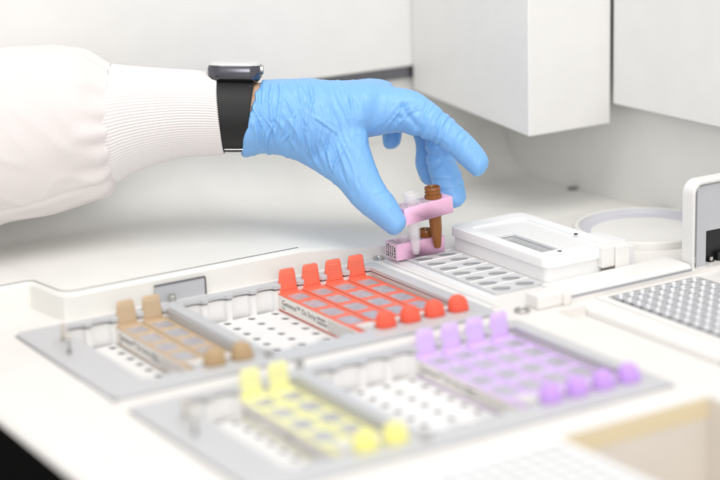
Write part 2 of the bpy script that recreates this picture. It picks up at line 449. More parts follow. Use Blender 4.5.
# ================================================================== REAGENT STRIPS
def make_strip(kind):
    t = thing('reagent_strip', kind + ' strip', 'reagent strip')
    c, g = kind, kind + '_grip'
    wells = [(-6.5, -24.5), (-25, -46.5), (-47, -68), (-68.5, -90.5)]
    bm = new_bm(); floors = []
    x = 8.3
    quad(bm, (-x, -6.5, -6), (x, -6.5, -6), (x, 3, -6), (-x, 3, -6))
    prev = -6.5
    for b, a in wells:
        if prev != b: quad(bm, (-x, b, -6), (x, b, -6), (x, prev, -6), (-x, prev, -6))
        floors.append((cell_hole(bm, -x, x, a, b, -6, 0, (a + b) / 2, 6.5, (b - a) / 2 - 1.6, .9, ex=6, k=8, bottom=False, lip=.25), (a + b) / 2))
        prev = a
    quad(bm, (-x, -110, -6), (x, -110, -6), (x, prev, -6), (-x, prev, -6))
    ring = [(-x, 3), (x, 3), (x, -110), (-x, -110)]
    loft(bm, [[(a, b, -6) for a, b in ring], [(a * .985, b, -17.3) for a, b in ring]], False, True)
    obj('body', bm, c, t)
    for pts, _ in floors:
        bm = new_bm(); loft(bm, [[(a, b, -6.55) for a, b in pts], [(a, b, -6.9) for a, b in pts]]); obj('foil_window', bm, 'foil', t)
    # rear tab: tapered, rounded top, panel face
    bm = new_bm(); rings = []
    for z, w, y0, y1 in ((-6.2, 7.3, -2.2, 2.4), (-3, 6.9, -1.8, 2.2), (2, 6.4, -1.5, 1.9), (6.5, 5.9, -1.2, 1.6), (8.6, 5.5, -1.0, 1.5), (9.3, 4.6, -.7, 1.2)):
        rings.append([(px, py, z) for px, py in rrect(-w, w, y0, y1, min(1.4, (y1 - y0) * .45), 4)])
    loft(bm, rings); o = obj('tab', bm, c, t, smooth=True)
    e = o.modifiers.new('es', 'EDGE_SPLIT'); e.split_angle = math.radians(50)
    bm = new_bm()
    loft(bm, [[(-5.2, -2.35, -4.5), (5.2, -2.35, -4.5), (4.6, -1.75, 6.4), (-4.6, -1.75, 6.4)], [(-5.6, -1.6, -4.9), (5.6, -1.6, -4.9), (4.9, -1.2, 6.9), (-4.9, -1.2, 6.9)]])
    obj('tab_face', bm, c, o, bevel=.3)
    # front grip: ribbed dome
    bm = new_bm(); n = 96; rings = []
    for z, s in ((-1, 1), (2, 1.0), (5, .93), (7.6, .80), (9.3, .58), (10.1, .3)):
        r = []
        for i in range(n):
            a = 2 * PI * i / n
            rib = 1 + (.07 * math.cos(16 * a) if z < 9 else 0)
            ca, sa = math.cos(a), math.sin(a)
            rr = (abs(ca) ** 3 + abs(sa) ** 3) ** (-1 / 3)
            r.append((6.3 * s * rr * rib * ca, -122 + 4.6 * s * rr * rib * sa + (z * .12), z))
        rings.append(r)
    loft(bm, rings); obj('grip', bm, g, t, smooth=True)
    bm = new_bm()
    loft(bm, [[(-6.2, -93, -5.7), (6.2, -93, -5.7), (6.2, -111, -5.7), (-6.2, -111, -5.7)], [(-5.6, -95, -4.6), (5.6, -95, -4.6), (5.6, -117, .6), (-5.6, -117, .6)]])
    obj('end_pad', bm, 'white', t, bevel=.6)
    # side label with its printing (faces -X)
    bm = new_bm(); box(bm, -8.62, -8.34, -108, -1.5, -16.2, -6.9)
    lb = obj('label', bm, 'label', t)
    mw = Matrix(((0, 0, -1, 0), (-1, 0, 0, 0), (0, 1, 0, 0), (0, 0, 0, 1)))
    T = Matrix.Translation(Vector((-8.66, -7.2, -12.6)) * S)
    text_mesh('lettering', 'Genexus\u2122 Dx Strip', 5.4, 'ink', lb, T @ mw @ Matrix.Scale(.98, 4))
    bm = new_bm()
    rnd = random.Random(3)
    box(bm, -8.68, -8.63, -8.4, -7.6, -15.4, -13.6); box(bm, -8.68, -8.63, -10.6, -9.8, -15.4, -13.9)
    for zz in (-9.4, -12.2):
        y = -52.5
        while y > -63:
            l = rnd.uniform(1, 2.4); box(bm, -8.68, -8.63, y - l, y, zz - 1.5, zz); y -= l + .6
    obj('print', bm, 'ink', lb)
    bm = new_bm()
    for zz in (-8.6, -10.6, -12.6, -14.6):
        y = -66.
        while y > -101:
            l = rnd.uniform(1.2, 4.5); box(bm, -8.68, -8.63, y - l, y, zz - .8, zz); y -= l + .9
    obj('fine_print', bm, 'ink_soft', lb)
    return t
X0 = {'red': 0., 'purple': 3., 'brown': -118.05, 'yellow': -116.1}
NUM = {'red': 4, 'purple': 4, 'brown': 2, 'yellow': 2}
X0['purple'] = 0.; X0['yellow'] = -118.; X0['brown'] = -118.
LAB = {
 'red': ['red reagent strip beside the empty slots, its printed white label in view', 'red reagent strip second from the empty slots',
         'red reagent strip second from the tray wall nearest the white hole rack', 'red reagent strip against the tray wall nearest the white hole rack'],
 'purple': ['purple reagent strip beside the empty slots, its long label side in view', 'purple reagent strip second from the empty slots',
            'purple reagent strip second from the right tray wall', 'purple reagent strip against the right tray wall'],
 'brown': ['tan brown reagent strip on the outside with its label in view', 'tan brown reagent strip against the grey tray partition'],
 'yellow': ['blurred yellow reagent strip on the outside with its label in view', 'blurred yellow reagent strip against the tray partition']}
for kind in ('red', 'purple', 'brown', 'yellow'):
    proto = make_strip(kind)
    y = 0 if kind in ('red', 'brown') else -164.58
    for i in range(NUM[kind]):
        o = proto if i == 0 else copy_tree(proto)
        o.location = Vector((X0[kind] + i * PITCH, y, 0)) * S
        tag(o, LAB[kind][i], 'reagent strip', kind + ' reagent strips in the tray')

# ================================================================== TUBE RACK, HOLDERS, TUBES
t = thing('tube_rack', 'white hole rack with two columns of grey holes beside the red strips', 'rack', (0, 0, 0))
bm = new_bm()
xa, xm, xb = 94.5, 113.8, 133
for j in range(8):
    cy = 7.2 - 15.05 * j
    for c, (x0, x1) in ((104.6, (xa, xm)), (123.6, (xm, xb))):
        cell_hole(bm, x0, x1, cy - 7.52, cy + 7.52, -.1, c, cy, 6.8, 6.1, 1.6, lip=.35, k=8, bottom=False)
y0, y1 = 7.2 - 15.05 * 7 - 7.52, 14.72
for a, b in ((xa, xb),):
    ring = [(a, y0), (b, y0), (b, y1), (a, y1)]
    loft(bm, [[(x, y, -.1) for x, y in ring], [(x, y, -12) for x, y in ring]], False, False)
body = obj('body', bm, 'rackbody', t)
for j in range(7):
    cy = 7.2 - 15.05 * (j + .5)
    bm = new_bm(); box(bm, xa + .6, xb - 1, cy - .75, cy + .75, -.3, .7); obj('ridge', bm, 'white', t, bevel=.5)
bm = new_bm()
loft(bm, [[(x, y, -1.5) for x, y in ((88, y0 - 4), (xa - .1, y0 - 4), (xa - .1, y1), (88, y1))], [(x, y, -6) for x, y in ((87, y0 - 4), (xa - .1, y0 - 4), (xa - .1, y1), (87, y1))]])
obj('side_flange', bm, 'white_cool', t, bevel=.4)
bm = new_bm(); box(bm, xa + .2, xb - .2, y0 + .2, y1 - .2, -10.5, -1.9); obj('liner', bm, 'liner', t)

t = thing('tray_rail', 'narrow white rail running between the front-right tray wall and the hole rack', 'rail', (77, -60, DZ))
bm = new_bm(); box(bm, -3.5, 6, -66, 68, .0, 1.6); obj('rail', bm, 'white', t, bevel=.6)
bm = new_bm(); box(bm, 1, 2, -66, 68, 1.5, 1.9); obj('groove', bm, 'rim', t)

HL, HY, HZ = 40., 7.2, 11.6
def make_holder(name='tube_holder'):
    t = thing(name, 'x', 'tube holder')
    bm = new_bm()
    tops = []
    for x0, x1, c in ((0, 20, 11), (20, HL, 29)):
        cell_hole(bm, x0, x1, -HY, HY, HZ, c, 0, 4.9, 4.9, HZ, k=8, bottom=False)
    ring = [(0, -HY), (20, -HY), (HL, -HY), (HL, HY), (20, HY), (0, HY)]
    loft(bm, [[(x, y, HZ) for x, y in ring], [(x, y, 0) for x, y in ring]], False, False)
    for x0, x1, c in ((0, 20, 11), (20, HL, 29)):
        cell_hole(bm, x0, x1, -HY, HY, 0, c, 0, 4.9, 4.9, .0001, k=8, bottom=False)
    obj('body', bm, 'pink', t, bevel=.3, seg=1, angle=60)
    return t

def holder_print(t, whole=True):
    bm = new_bm(); box(bm, -.25, -.02, -6.8, 6.8, .6, 11.); e = obj('end_label', bm, 'pinklabel', t)
    bm = new_bm(); rnd = random.Random(5)
    for y in (-5.0, -2.4, .2, 2.8, 5.0):
        z = 1.6
        while z < 9.6:
            l = rnd.uniform(.7, 1.9); box(bm, -.32, -.26, y - rnd.uniform(.5, .8), y + rnd.uniform(.4, .8), z, z + l); z += l + rnd.uniform(.35, .7)
    obj('print', bm, 'ink', e)
    bm = new_bm(); box(bm, .6, 5.4, -6.6, 6.6, 11.62, 11.8); box(bm, 16.4, 23.6, -6.6, 6.6, 11.62, 11.8); e = obj('top_label', bm, 'pinklabel', t)
    bm = new_bm()
    for y in (-5., -2.4, .2, 2.8, 5.2):
        for xa_, xb_ in ((1.2, 5.0), (17, 23)):
            x = xa_
            while x < xb_:
                l = rnd.uniform(.6, 1.8); box(bm, x, min(x + l, xb_), y - .8, y + .8, 11.81, 11.86); x += l + .5
    obj('print', bm, 'ink_soft', e)

def make_tube(mat, label, thread):
    t = thing('microtube', label, 'tube')
    bm = new_bm()
    # z=0 at holder top; rim above, tapered body below
    outer = [(1.2, -36.6), (2.2, -36), (2.7, -34.5), (4.2, -22), (4.75, -8), (4.75, .2), (6.1, .3), (6.1, 2.2), (5.2, 2.6), (5.2, 3.7), (5.7, 4.0), (5.7, 4.7), (5.2, 5.0), (5.2, 5.9), (5.6, 6.2), (5.6, 7.6), (5.3, 8.0)]
    inner = [(4.5, 8.0), (4.2, 7.4), (4.0, -8), (3.4, -22), (1.9, -34), (.5, -35.2)]
    lathe(bm, outer + inner, 36)
    o = obj('body', bm, mat, t, smooth=True)
    e = o.modifiers.new('es', 'EDGE_SPLIT'); e.split_angle = math.radians(40)
    return t

tilt = math.radians(-4.6)
holdA = make_holder(); holder_print(holdA)
holdA.location = Vector((85.8, 4.6, .1)) * S
tag(holdA, 'pink tube holder standing on the hole rack, printed label on its end', 'tube holder', 'pink tube holders')
holdB = copy_tree(holdA)
Rb = Matrix.Rotation(tilt, 4, 'Y')
baseB = Vector((86.0, -7., 27.6))
holdB.matrix_world = Matrix.Translation(baseB * S) @ Rb
tag(holdB, 'pink tube holder lifted between gloved thumb and finger', 'tube holder', 'pink tube holders')
for h, mat, x, lab in ((holdA, 'browntube', 29, 'brown microtube standing in the lower pink holder, mostly hidden'), (holdA, 'clear', 11, 'clear microtube standing in the lower pink holder behind the lifted one'),
                       (holdB, 'browntube', 29, 'open brown microtube hanging in the lifted pink holder'), (holdB, 'clear', 11, 'clear microtube hanging in the lifted pink holder beside the thumb')):
    tb = make_tube(mat, lab, True)
    mwh = (Matrix.Translation(baseB * S) @ Rb) if h is holdB else Matrix.Translation(h.location)
    tb.matrix_world = mwh @ Matrix.Translation(Vector((x, 0, 11.7 if h is holdB else 8.6)) * S)
    tag(tb, lab, 'tube', 'microtubes in the pink holders')
    if h is holdA: tb.scale = (1, 1, .999)

# ================================================================== FROSTED CASSETTE BESIDE THE RACK
t = thing('frosted_cassette', 'frosted white cassette box with a grey window in its lid', 'cassette', (136, -106, DZ))
def rbox(bm, x0, x1, y0, y1, z0, z1, r, dr=0., n=6):
    loft(bm, [[(x, y, z0) for x, y in rrect(x0, x1, y0, y1, r, n)], [(x, y, z1) for x, y in rrect(x0 + dr, x1 - dr, y0 + dr, y1 - dr, max(.5, r - dr), n)]])
bm = new_bm(); rbox(bm, 2, 50, 2, 112, 0, 11, 5); obj('base', bm, 'frost', t, bevel=.5)
bm = new_bm()
lo = rrect(0, 64, 0, 114, 7, 6); hi = rrect(2, 62, 2, 112, 6, 6)
wl = rrect(9, 56, 14, 100, 4, 4)
holed_poly(bm, lo, [wl], 10.5, 17); obj('lid', bm, 'frost', t, bevel=1.4, seg=3, angle=50)
bm = new_bm(); holed_poly(bm, rrect(7, 58, 12, 102, 4, 4), [rrect(12, 27, 22, 74, 2, 4)], 13.2, 15.4); obj('lid_panel', bm, 'white_cool', t, bevel=.4, angle=50)
bm = new_bm(); box(bm, 11, 28, 21, 75, 12.2, 13.1); obj('window', bm, 'window', t)
bm = new_bm(); box(bm, 34, 50, 60, 62, 15.4, 16.2); obj('lid_rib', bm, 'white_cool', t, bevel=.4)
bm = new_bm()
box(bm, 44, 66, -3.5, 6, 4, 18.6); box(bm, 54, 66, -5.5, -3.6, -1, 18.2)
obj('latch', bm, 'white', t, bevel=1.)
bm = new_bm(); box(bm, 64.2, 76, 10, 40, 10, 16); box(bm, 71, 76.2, 2, 9.9, -.2, 14); obj('hinge', bm, 'white_cool', t, bevel=.6)
for x, y in ((20, 12), (56, 40)):
    bm = new_bm(); lathe(bm, [(1.5, 16.9), (1.5, 17.3), (.2, 17.3)], 16, (x, y)); obj('pin', bm, 'blackbits', t)

# ================================================================== FRONT BAR, LATCH BLOCK, PLATE BAY
t = thing('front_bar', 'long white bar with a grey front edge behind the silver plate', 'bar', (126, -138, -8))
bm = new_bm()
prof = [(-.5, 0), (-.5, 7.4), (.4, 8.8), (2.0, 9.9), (5, 10.2), (24, 10.2), (26, 9.2), (26, 0)]
loft(bm, [[(0, y, z) for y, z in prof], [(107, y, z) for y, z in prof]]); obj('bar', bm, 'white', t, bevel=.8)
bm = new_bm(); box(bm, .5, 106.5, -1.5, -.55, .4, 7.6); obj('grey_edge', bm, 'edgegrey', t, bevel=.4)

t = thing('latch_block', 'small white latch block at the end of the white bar', 'latch', (97, -148, DZ))
bm = new_bm(); box(bm, 0, 27, 0, 14, 0, 9.5); obj('block', bm, 'white', t, bevel=1.5, seg=3)
bm = new_bm(); box(bm, 19, 24, -2.4, -.1, 0, 7.5); obj('catch', bm, 'label', t, bevel=.8)
bm = new_bm(); lathe(bm, [(3.6, 9.4), (3.6, 10.4), (2.6, 10.9), (.3, 10.9)], 24, (9, 7)); obj('button', bm, 'white', t)

bm = new_bm(); R1, R2 = 4.2, 1.0
rings = []
for i in range(28):
    a = 2 * PI * i / 28
    rings.append([((R1 + R2 * math.cos(b)) * math.cos(a), (R1 + R2 * math.cos(b)) * math.sin(a), R2 * math.sin(b) + 1.0) for b in [2 * PI * k / 10 for k in range(10)]])
vs = loft(bm, rings, False, False)
for k in range(10): bm.faces.new((vs[-1][k], vs[-1][(k + 1) % 10], vs[0][(k + 1) % 10], vs[0][k]))
o = obj('metal_ring', bm, 'metal', loc=(88, -143, DZ), smooth=True)
tag(o, 'small metal ring on the deck beside the white latch block', 'ring')

t = thing('well_plate', 'white-framed plate with rows of silver sealed wells at the right', 'well plate', (128, -138, -5))
bm = new_bm()
holed_poly(bm, rrect(.5, 190, -140, -1, 4), [rrect(28, 106, -120, -4.5, 3)], -6, 0); obj('frame', bm, 'white', t, bevel=1.2, seg=3, angle=50)
bm = new_bm(); box(bm, 20, 22, -138, -3, .02, .9); obj('frame_ridge', bm, 'white', t, bevel=.4)
bm = new_bm(); box(bm, 27, 107, -117, -3.5, -9, -4.5); obj('base', bm, 'groove', t)  # dark colour paints the shadowed gaps between the wells
wm = None
for i in range(8):
    for j in range(12):
        if wm is None:
            bm = new_bm(); lathe(bm, [(4.2, -4.4), (4.2, .3), (3.9, .8), (3.5, .8), (3.2, .2), (2.9, -3.4), (.4, -3.6)], 20)
            w = obj('well', bm, 'silver', t, smooth=True); wm = w
        else:
            w = wm.copy(); COL.objects.link(w); w.parent = t
        w.location = Vector((35.2 + 9 * i, -11 - 9 * j, 0)) * S

t = thing('perforated_plate', 'white perforated plate at the front edge, very blurred', 'plate', (-172, -330, DZ))
bm = new_bm()
for i in range(15):
    for j in range(12):
        cell_hole(bm, 4 + 9 * i, 13 + 9 * i, -13 - 9 * j, -4 - 9 * j, 1.6, 8.5 + 9 * i, -8.5 - 9 * j, 3.2, 3.2, 1.4, k=3, bottom=False)
holed_poly(bm, rrect(0, 143, -116, 0, 3), [[(4, -4), (139, -4), (139, -112), (4, -112)]], .1, 1.6)
obj('plate', bm, 'white_cool', t)
bm = new_bm(); box(bm, 3, 140, -113, -3, .02, .2); obj('liner', bm, 'edgegrey', t)

# ================================================================== RIGHT MODULE, BOWL, SCREWS
t = thing('grey_module', 'grey module with a white rounded cover and dark recess at the right edge', 'module', (234.5, -137, -8))
W_, D_, H_ = 70, 11, 66
bm = new_bm()
def shell_prof(o):
    r = 9 - o
    return [(o, 0)] + [(o + r - r * math.cos(k / 6 * PI / 2), H_ - o - r + r * math.sin(k / 6 * PI / 2)) for k in range(7)] + [(W_, H_ - o)]
a, b = shell_prof(0), shell_prof(2.4)
ring = a + b[::-1]
loft(bm, [[(x, 0, z) for x, z in ring], [(x, D_, z) for x, z in ring]]); obj('cover', bm, 'housing', t, bevel=.7)
bm = new_bm()
# grey face with a recess opening
fx0, fx1, fz = 5.6, 69, 61.8
ux, uz = 14, 30
loft(bm, [[(fx0, 2, 0), (ux, 2, 0), (ux, 2, uz), (fx1, 2, uz - 1), (fx1, 2, fz), (fx0, 2, fz)], [(fx0, 5, 0), (ux, 5, 0), (ux, 5, uz), (fx1, 5, uz - 1), (fx1, 5, fz), (fx0, 5, fz)]])
box(bm, fx0, ux, 5.1, D_, 0, fz - 1)
obj('face_panel', bm, 'greypanel', t, bevel=.5)
bm = new_bm(); box(bm, 2.6, 5.4, 6, 9, 0, 60); box(bm, 2.6, 5.4, 3, 6, 9, 13); obj('side_gap', bm, 'rim', t)
bm = new_bm(); box(bm, ux + .2, fx1, 9.2, 10.6, 0, uz + 4); obj('recess_back', bm, 'blackbits', t)
bm = new_bm(); box(bm, ux + 7, ux + 12, 6, 9, 4, 7); box(bm, ux + 14, ux + 30, 5, 9, 2, 12); obj('connector', bm, 'blackbits', t, bevel=.6)
bm = new_bm(); lathe(bm, [(1.6, 7), (1.6, 9.5), (.2, 9.8)], 16, (ux + 9.5, 7.5)); obj('stud', bm, 'metal', t)

t = thing('round_bowl', 'round shallow white bowl sunk in the rear deck behind the grey module', 'bowl', (274, -42, DZ))
bm = new_bm(); lathe(bm, [(52, 0), (51.6, 4.5), (50.5, 5.8), (48.5, 6.2), (47.4, 5.4)], 72, cap0=False, cap1=False); obj('rim', bm, 'wall', t, smooth=True)
bm = new_bm(); lathe(bm, [(47.4, 5.4), (46.5, 3), (43, .9), (38, .6)], 72, cap0=False, cap1=False); obj('inner_wall', bm, 'ring', t, smooth=True)
bm = new_bm(); lathe(bm, [(39, .5), (38.5, .9), (.3, .9)], 64); obj('dish', bm, 'white', t)

def screw(label, x, y, z, r, mat):
    bm = new_bm()
    lathe(bm, [(r, 0), (r, 1.2), (r * .8, 2.), (r * .45, 2.), (r * .4, 1.2), (.1, 1.2)], 20)
    o = obj('screw', bm, mat, loc=(x, y, z)); tag(o, label, 'screw')
screw('small steel screw on the deck beside the pink tube holder', 82.5, 15.5, DZ, 4.2, 'metal')
screw('small dull screw on the deck left of the front tray corner', -205, -154, DZ, 2.6, 'label')
screw('dark bolt on the rear deck near the side wall', 315, 93, DZ, 4., 'steel_dark')

# ================================================================== THE ARM
def catmull(p0, p1, p2, p3, t):
    return .5 * ((2 * p1) + (-p0 + p2) * t + (2 * p0 - 5 * p1 + 4 * p2 - p3) * t * t + (-p0 + 3 * p1 - 3 * p2 + p3) * t ** 3)

def section_rings(secs, n=28, sub=6, cap=(0., .85), grow=0.):
    """each section: silhouette point A (u,v), silhouette point B (u,v), distance, half depth in mm"""
    C, N, R = [], [], []
    for (ua, va, ub, vb, d, rd) in secs:
        a, b = at(ua, va, d), at(ub, vb, d)
        C.append((a + b) / 2); N.append((a - b) / 2)
        R.append(rd if rd else N[-1].length)
    cs, ns, rs = [], [], []
    m = len(secs)
    for i in range(m - 1):
        for k in range(sub):
            t = k / sub
            q = [max(0, i - 1), i, i + 1, min(m - 1, i + 2)]
            cs.append(catmull(*[C[j] for j in q], t)); ns.append(catmull(*[N[j] for j in q], t)); rs.append(catmull(*[R[j] for j in q], t))
    cs.append(C[-1]); ns.append(N[-1]); rs.append(R[-1])
    out = []
    def ring(c, nv, r, s=1.):
        D = FW.copy()
        L = nv.length + grow; nn = nv.normalized()
        return [c + nn * (L * s * math.cos(2 * PI * k / n)) + D * ((r + grow) * s * math.sin(2 * PI * k / n)) for k in range(n)]
    if cap[0]:
        ax = (cs[0] - cs[1]).normalized(); h = ns[0].length * cap[0]
        for k in range(5, 0, -1):
            a = k / 5.3 * PI / 2; out.append(ring(cs[0] + ax * h * math.sin(a), ns[0], rs[0], math.cos(a)))
    for c, nv, r in zip(cs, ns, rs): out.append(ring(c, nv, r))
    if cap[1]:
        ax = (cs[-1] - cs[-2]).normalized(); h = ns[-1].length * cap[1]
        for k in range(1, 6):
            a = k / 5.3 * PI / 2; out.append(ring(cs[-1] + ax * h * math.sin(a), ns[-1], rs[-1], math.cos(a)))
    return out

PALM = [(262.5, 80, 243.5, 154, 1262, 27), (270, 80, 257, 153, 1262, 27), (290, 79.5, 281, 155, 1262, 27), (310, 79, 305, 163, 1264, 28),
        (330, 81, 330, 168, 1266, 29), (350, 81, 354, 158, 1268, 29), (366, 81, 367, 138, 1270, 29), (381, 83, 384, 131, 1273, 24)]
THUMB = [(316, 92, 288, 155, 1266, 16), (358, 104, 316, 171, 1260, 21), (369.5, 150, 338, 186, 1250, 15), (381, 180, 355, 206, 1245, 11.5),
         (396, 202, 373.5, 221, 1242, 10), (404, 217, 388.5, 232.5, 1241, 8)]
INDEX = [(366, 84, 372, 136, 1264, 19), (397, 88, 399, 131, 1263, 15), (416, 92.5, 413, 135, 1260, 12), (436, 106, 424, 137, 1258, 11),
         (456, 123.5, 444, 147.5, 1257, 9.5), (475, 141, 460, 162.5, 1256, 9), (486, 156, 473, 174, 1256, 7.5)]
MIDDLE = [(399, 104, 431, 116, 1288, 10), (424, 134, 449, 142, 1290, 9.5), (427, 160, 455, 161, 1288, 9.5), (433, 183, 462, 178, 1284, 9),
          (441, 201, 465, 194, 1281, 8)]
RINGF = [(402, 108, 425, 116, 1306, 8), (416, 142, 434, 142, 1309, 7.5), (416, 164, 436, 162, 1308, 7.5), (421, 179, 438, 178, 1305, 7)]
PINKY = [(380, 106, 402, 106, 1318, 7), (382, 126, 402, 126, 1322, 6.5), (383.5, 143, 400, 141, 1322, 6)]
BACKH = [(300, 84, 300, 140, 1282, 16), (340, 82, 345, 135, 1290, 20), (372, 79.5, 380, 125, 1296, 22), (388, 82, 393, 122, 1298, 22)]
FORE = [(-60, 80, -60, 180, 1230, 34), (60, 80, 60, 170, 1252, 32), (180, 80, 180, 150, 1260, 27), (235, 80.5, 235, 149.5, 1262, 27.5), (262, 79.5, 256, 149.5, 1262, 27.5)]

def fused(name, parts, vox, smooth_it, grow):
    bm = new_bm()
    for secs, cap in parts: loft(bm, section_rings(secs, cap=cap, grow=grow))
    o = obj(name, bm, 'glove')
    r = o.modifiers.new('rm', 'REMESH'); r.mode = 'VOXEL'; r.voxel_size = vox * S; r.use_smooth_shade = True
    s = o.modifiers.new('sm', 'SMOOTH'); s.factor = .5; s.iterations = smooth_it
    me = evaluated(o, name); old = o.data
    o.modifiers.clear(); o.data = me; bpy.data.meshes.remove(old)
    for p in me.polygons: p.use_smooth = True
    return o

def to_px(p):                                   # metres -> picture coordinates, used to place creases on the glove
    d = p / S - CAM; z = d.dot(FW)
    return 360 + FPX * d.dot(RT) / z, 240 - FPX * d.dot(UP) / z, z

person = thing('person', 'gloved left hand and forearm in a white lab coat reaching in from the left', 'person', tuple(at(60, 120, 1262)))
def under(o, parent):
    o.parent = parent
    o.matrix_parent_inverse = Matrix.Translation(-parent.location)
    return o
HAND = [(PALM, (0, .3)), (THUMB, (.4, .8)), (INDEX, (.4, .8)), (MIDDLE, (.5, .9)), (RINGF, (.5, .9)), (PINKY, (.5, .9)), (BACKH, (.6, .4))]
arm = fused('arm', [(FORE, (.0, .0))] + HAND, 1.6, 3, -2.0)
arm.data.materials.clear(); arm.data.materials.append(M['skin']); under(arm, person)

glove = fused('glove', HAND, .75, 30, .7)
def sstep(a, b, x):                           # smooth step, also downward when a > b
    t = max(0., min(1., (x - a) / (b - a))); return t * t * (3 - 2 * t)
me = glove.data; me.materials.clear(); me.materials.append(M['glove'])
FOLDS = [  # raised folds running round the wrist and down to the thumb: (height mm, width px, points)
    (.9, 1.5, [(272.5, 82), (270, 102), (272.5, 125), (266, 143)]), (1.0, 1.6, [(281, 81), (280, 100), (277.5, 120), (272, 146)]),
    (.8, 1.5, [(287, 97), (294, 115), (288, 135), (282, 143)]), (1.1, 1.6, [(307, 108), (306, 128), (311, 152), (318, 168)]),
    (1.0, 1.6, [(309, 81), (312.5, 100), (308, 116)]), (.8, 1.3, [(312, 115), (325, 124), (340, 135)]),
    (.9, 1.5, [(294, 120), (290, 140), (302, 158)]), (.9, 1.5, [(322, 120), (317.5, 145), (322.5, 163)]),
    (1.0, 1.5, [(335, 130), (327.5, 152), (335, 180)]), (.9, 1.4, [(347, 140), (335, 165), (335, 178)]),
    (.6, 1.3, [(350, 84), (352.5, 120)]), (.8, 1.4, [(264, 84), (261, 120), (264, 140)]),
    (.7, 1.2, [(298, 84), (302, 104), (300, 120)]), (.7, 1.3, [(343, 168), (352, 190)]), (.6, 1.2, [(325, 92), (331, 118)]),
    (.7, 1.3, [(404, 106), (394, 118), (384, 130)]), (.6, 1.3, [(412, 110), (400, 122), (392, 131)]), (.5, 1.2, [(420, 104), (406, 108), (396, 112)])]
SEGS = []
for hh, wd, pp in FOLDS:
    for k in range(len(pp) - 1):
        SEGS.append((*pp[k], *pp[k + 1], wd, hh, k == 0, k == len(pp) - 2, min(pp[k][0], pp[k + 1][0]) - 9, max(pp[k][0], pp[k + 1][0]) + 9))
dv = []
CREASES = [  # (u0,v0,u1,v1,width px, depth mm): folds pressed across the joints
    (428, 103, 416, 136, 2.2, .7), (443, 113, 432, 141, 2.0, .9), (449, 118, 437, 146, 1.8, .7), (402, 104, 416, 128, 2.4, .7), (398, 118, 420, 112, 2., .5),
    (386, 128, 408, 104, 2.2, .7), (424, 152, 450, 158, 2.2, .7), (430, 168, 446, 160, 2, .6), (353, 80, 352, 138, 1.6, -.45), (362, 82, 364, 142, 1.3, -.4), (345, 120, 372, 150, 1.6, .3), (434, 107, 419, 136, 1.3, .5), (463, 131, 449, 152, 1.4, .45), (469, 136, 455, 157, 1.2, .35), (434, 180, 462, 178, 1.5, .5), (437, 190, 464, 187, 1.3, .4), (376, 196, 392, 186, 1.4, .35), (330, 150, 352, 200, 1.6, -.45), (338, 148, 358, 192, 1.4, -.35), (322, 140, 340, 186, 1.6, -.5)]
for v in me.vertices:
    p = v.co / S
    u, w, z = to_px(v.co)
    x, y = (u - 250) * .69, (w - 117) * .69
    wristy = (1 - sstep(318, 378, u)) * sstep(246, 258, u)
    thumby = sstep(175, 150, w) if False else 1 - sstep(168, 205, w)
    q = Vector((x * .165 - y * .06, y * .014 + x * .006, z * .016))
    wob = noise.noise(Vector((x * .05, y * .05, z * .03))) * .9
    a = noise.noise(q + Vector((wob, wob * .3, 0)))
    b = noise.noise(q * 1.9 + Vector((wob * 1.2 + 7, 3, 1)))
    ridge = (1 - abs(a) * 3.2); ridge = max(ridge, -.3)
    rid2 = max(1 - abs(b) * 3.0, -.3)
    d = wristy * thumby * (2.1 * (max(0, ridge) ** 1.7) * sstep(-.5, .35, noise.noise(Vector((x * .035 + 3, y * .04, z * .03)))) + .6 * max(0, rid2) ** 1.5 - .6)
    lo = 155 + .5 * max(0, u - 283) if u < 350 else 190
    d *= (.35 + .65 * sstep(80, 92, w)) * (.4 + .6 * sstep(lo + 2, lo - 12, w) if True else 1)
    f = noise.noise(Vector((x * .09 + y * .03, y * .045, z * .04)) + Vector((4, wob, 9)))
    g = max(0, 1 - abs(f) * 4)
    d += (1 - wristy) * .30 * g * g
    d += .12 * noise.noise(p * .09)
    if z < 1300:
        for (u0, v0, u1, v1, wd, dp) in CREASES:
            ex, ey = u1 - u0, v1 - v0; L2 = ex * ex + ey * ey
            t = ((u - u0) * ex + (w - v0) * ey) / L2
            if -.1 < t < 1.1:
                nd = ((u - u0) * ey - (w - v0) * ex) / math.sqrt(L2) + 1.2 * math.sin(t * 5)
                e = math.exp(-(nd / wd) ** 2) - .6 * math.exp(-((nd - 2.6 * wd) / (wd * 1.2)) ** 2)
                d -= dp * e * min(1, 8 * (t + .1), 8 * (1.1 - t)) * (1.35 if u > 395 else .8)
    if z < 1275:
        best = 0.
        for (u0, v0, u1, v1, wd, hh, first, last, ulo, uhi) in SEGS:
            if u < ulo or u > uhi: continue
            ex, ey = u1 - u0, v1 - v0; L2 = ex * ex + ey * ey
            t = ((u - u0) * ex + (w - v0) * ey) / L2; tc_ = max(0., min(1., t))
            nd = math.hypot(u - u0 - tc_ * ex, w - v0 - tc_ * ey)
            side = (u - u0) * ey - (w - v0) * ex
            tap = min(1, .25 + t * 1.6) if first else 1.
            if last: tap *= min(1, .25 + (1 - t) * 1.6)
            e = hh * max(0., tap) * (math.exp(-(nd / wd) ** 2) - (.75 if side < 0 else .35) * math.exp(-((nd - 2.3 * wd) / wd) ** 2))
            if abs(e) > abs(best): best = e
        d += best
    # flared, uneven open edge at the wrist
    if u < 262: d += (1 - sstep(246, 264, u)) * (1.4 + 1.1 * noise.noise(Vector((w * .12, z * .1, 2))))
    dv.append(d)
nrm = [v.normal.copy() for v in me.vertices]
for v, n, d in zip(me.vertices, nrm, dv): v.co = v.co + n * (d * S)
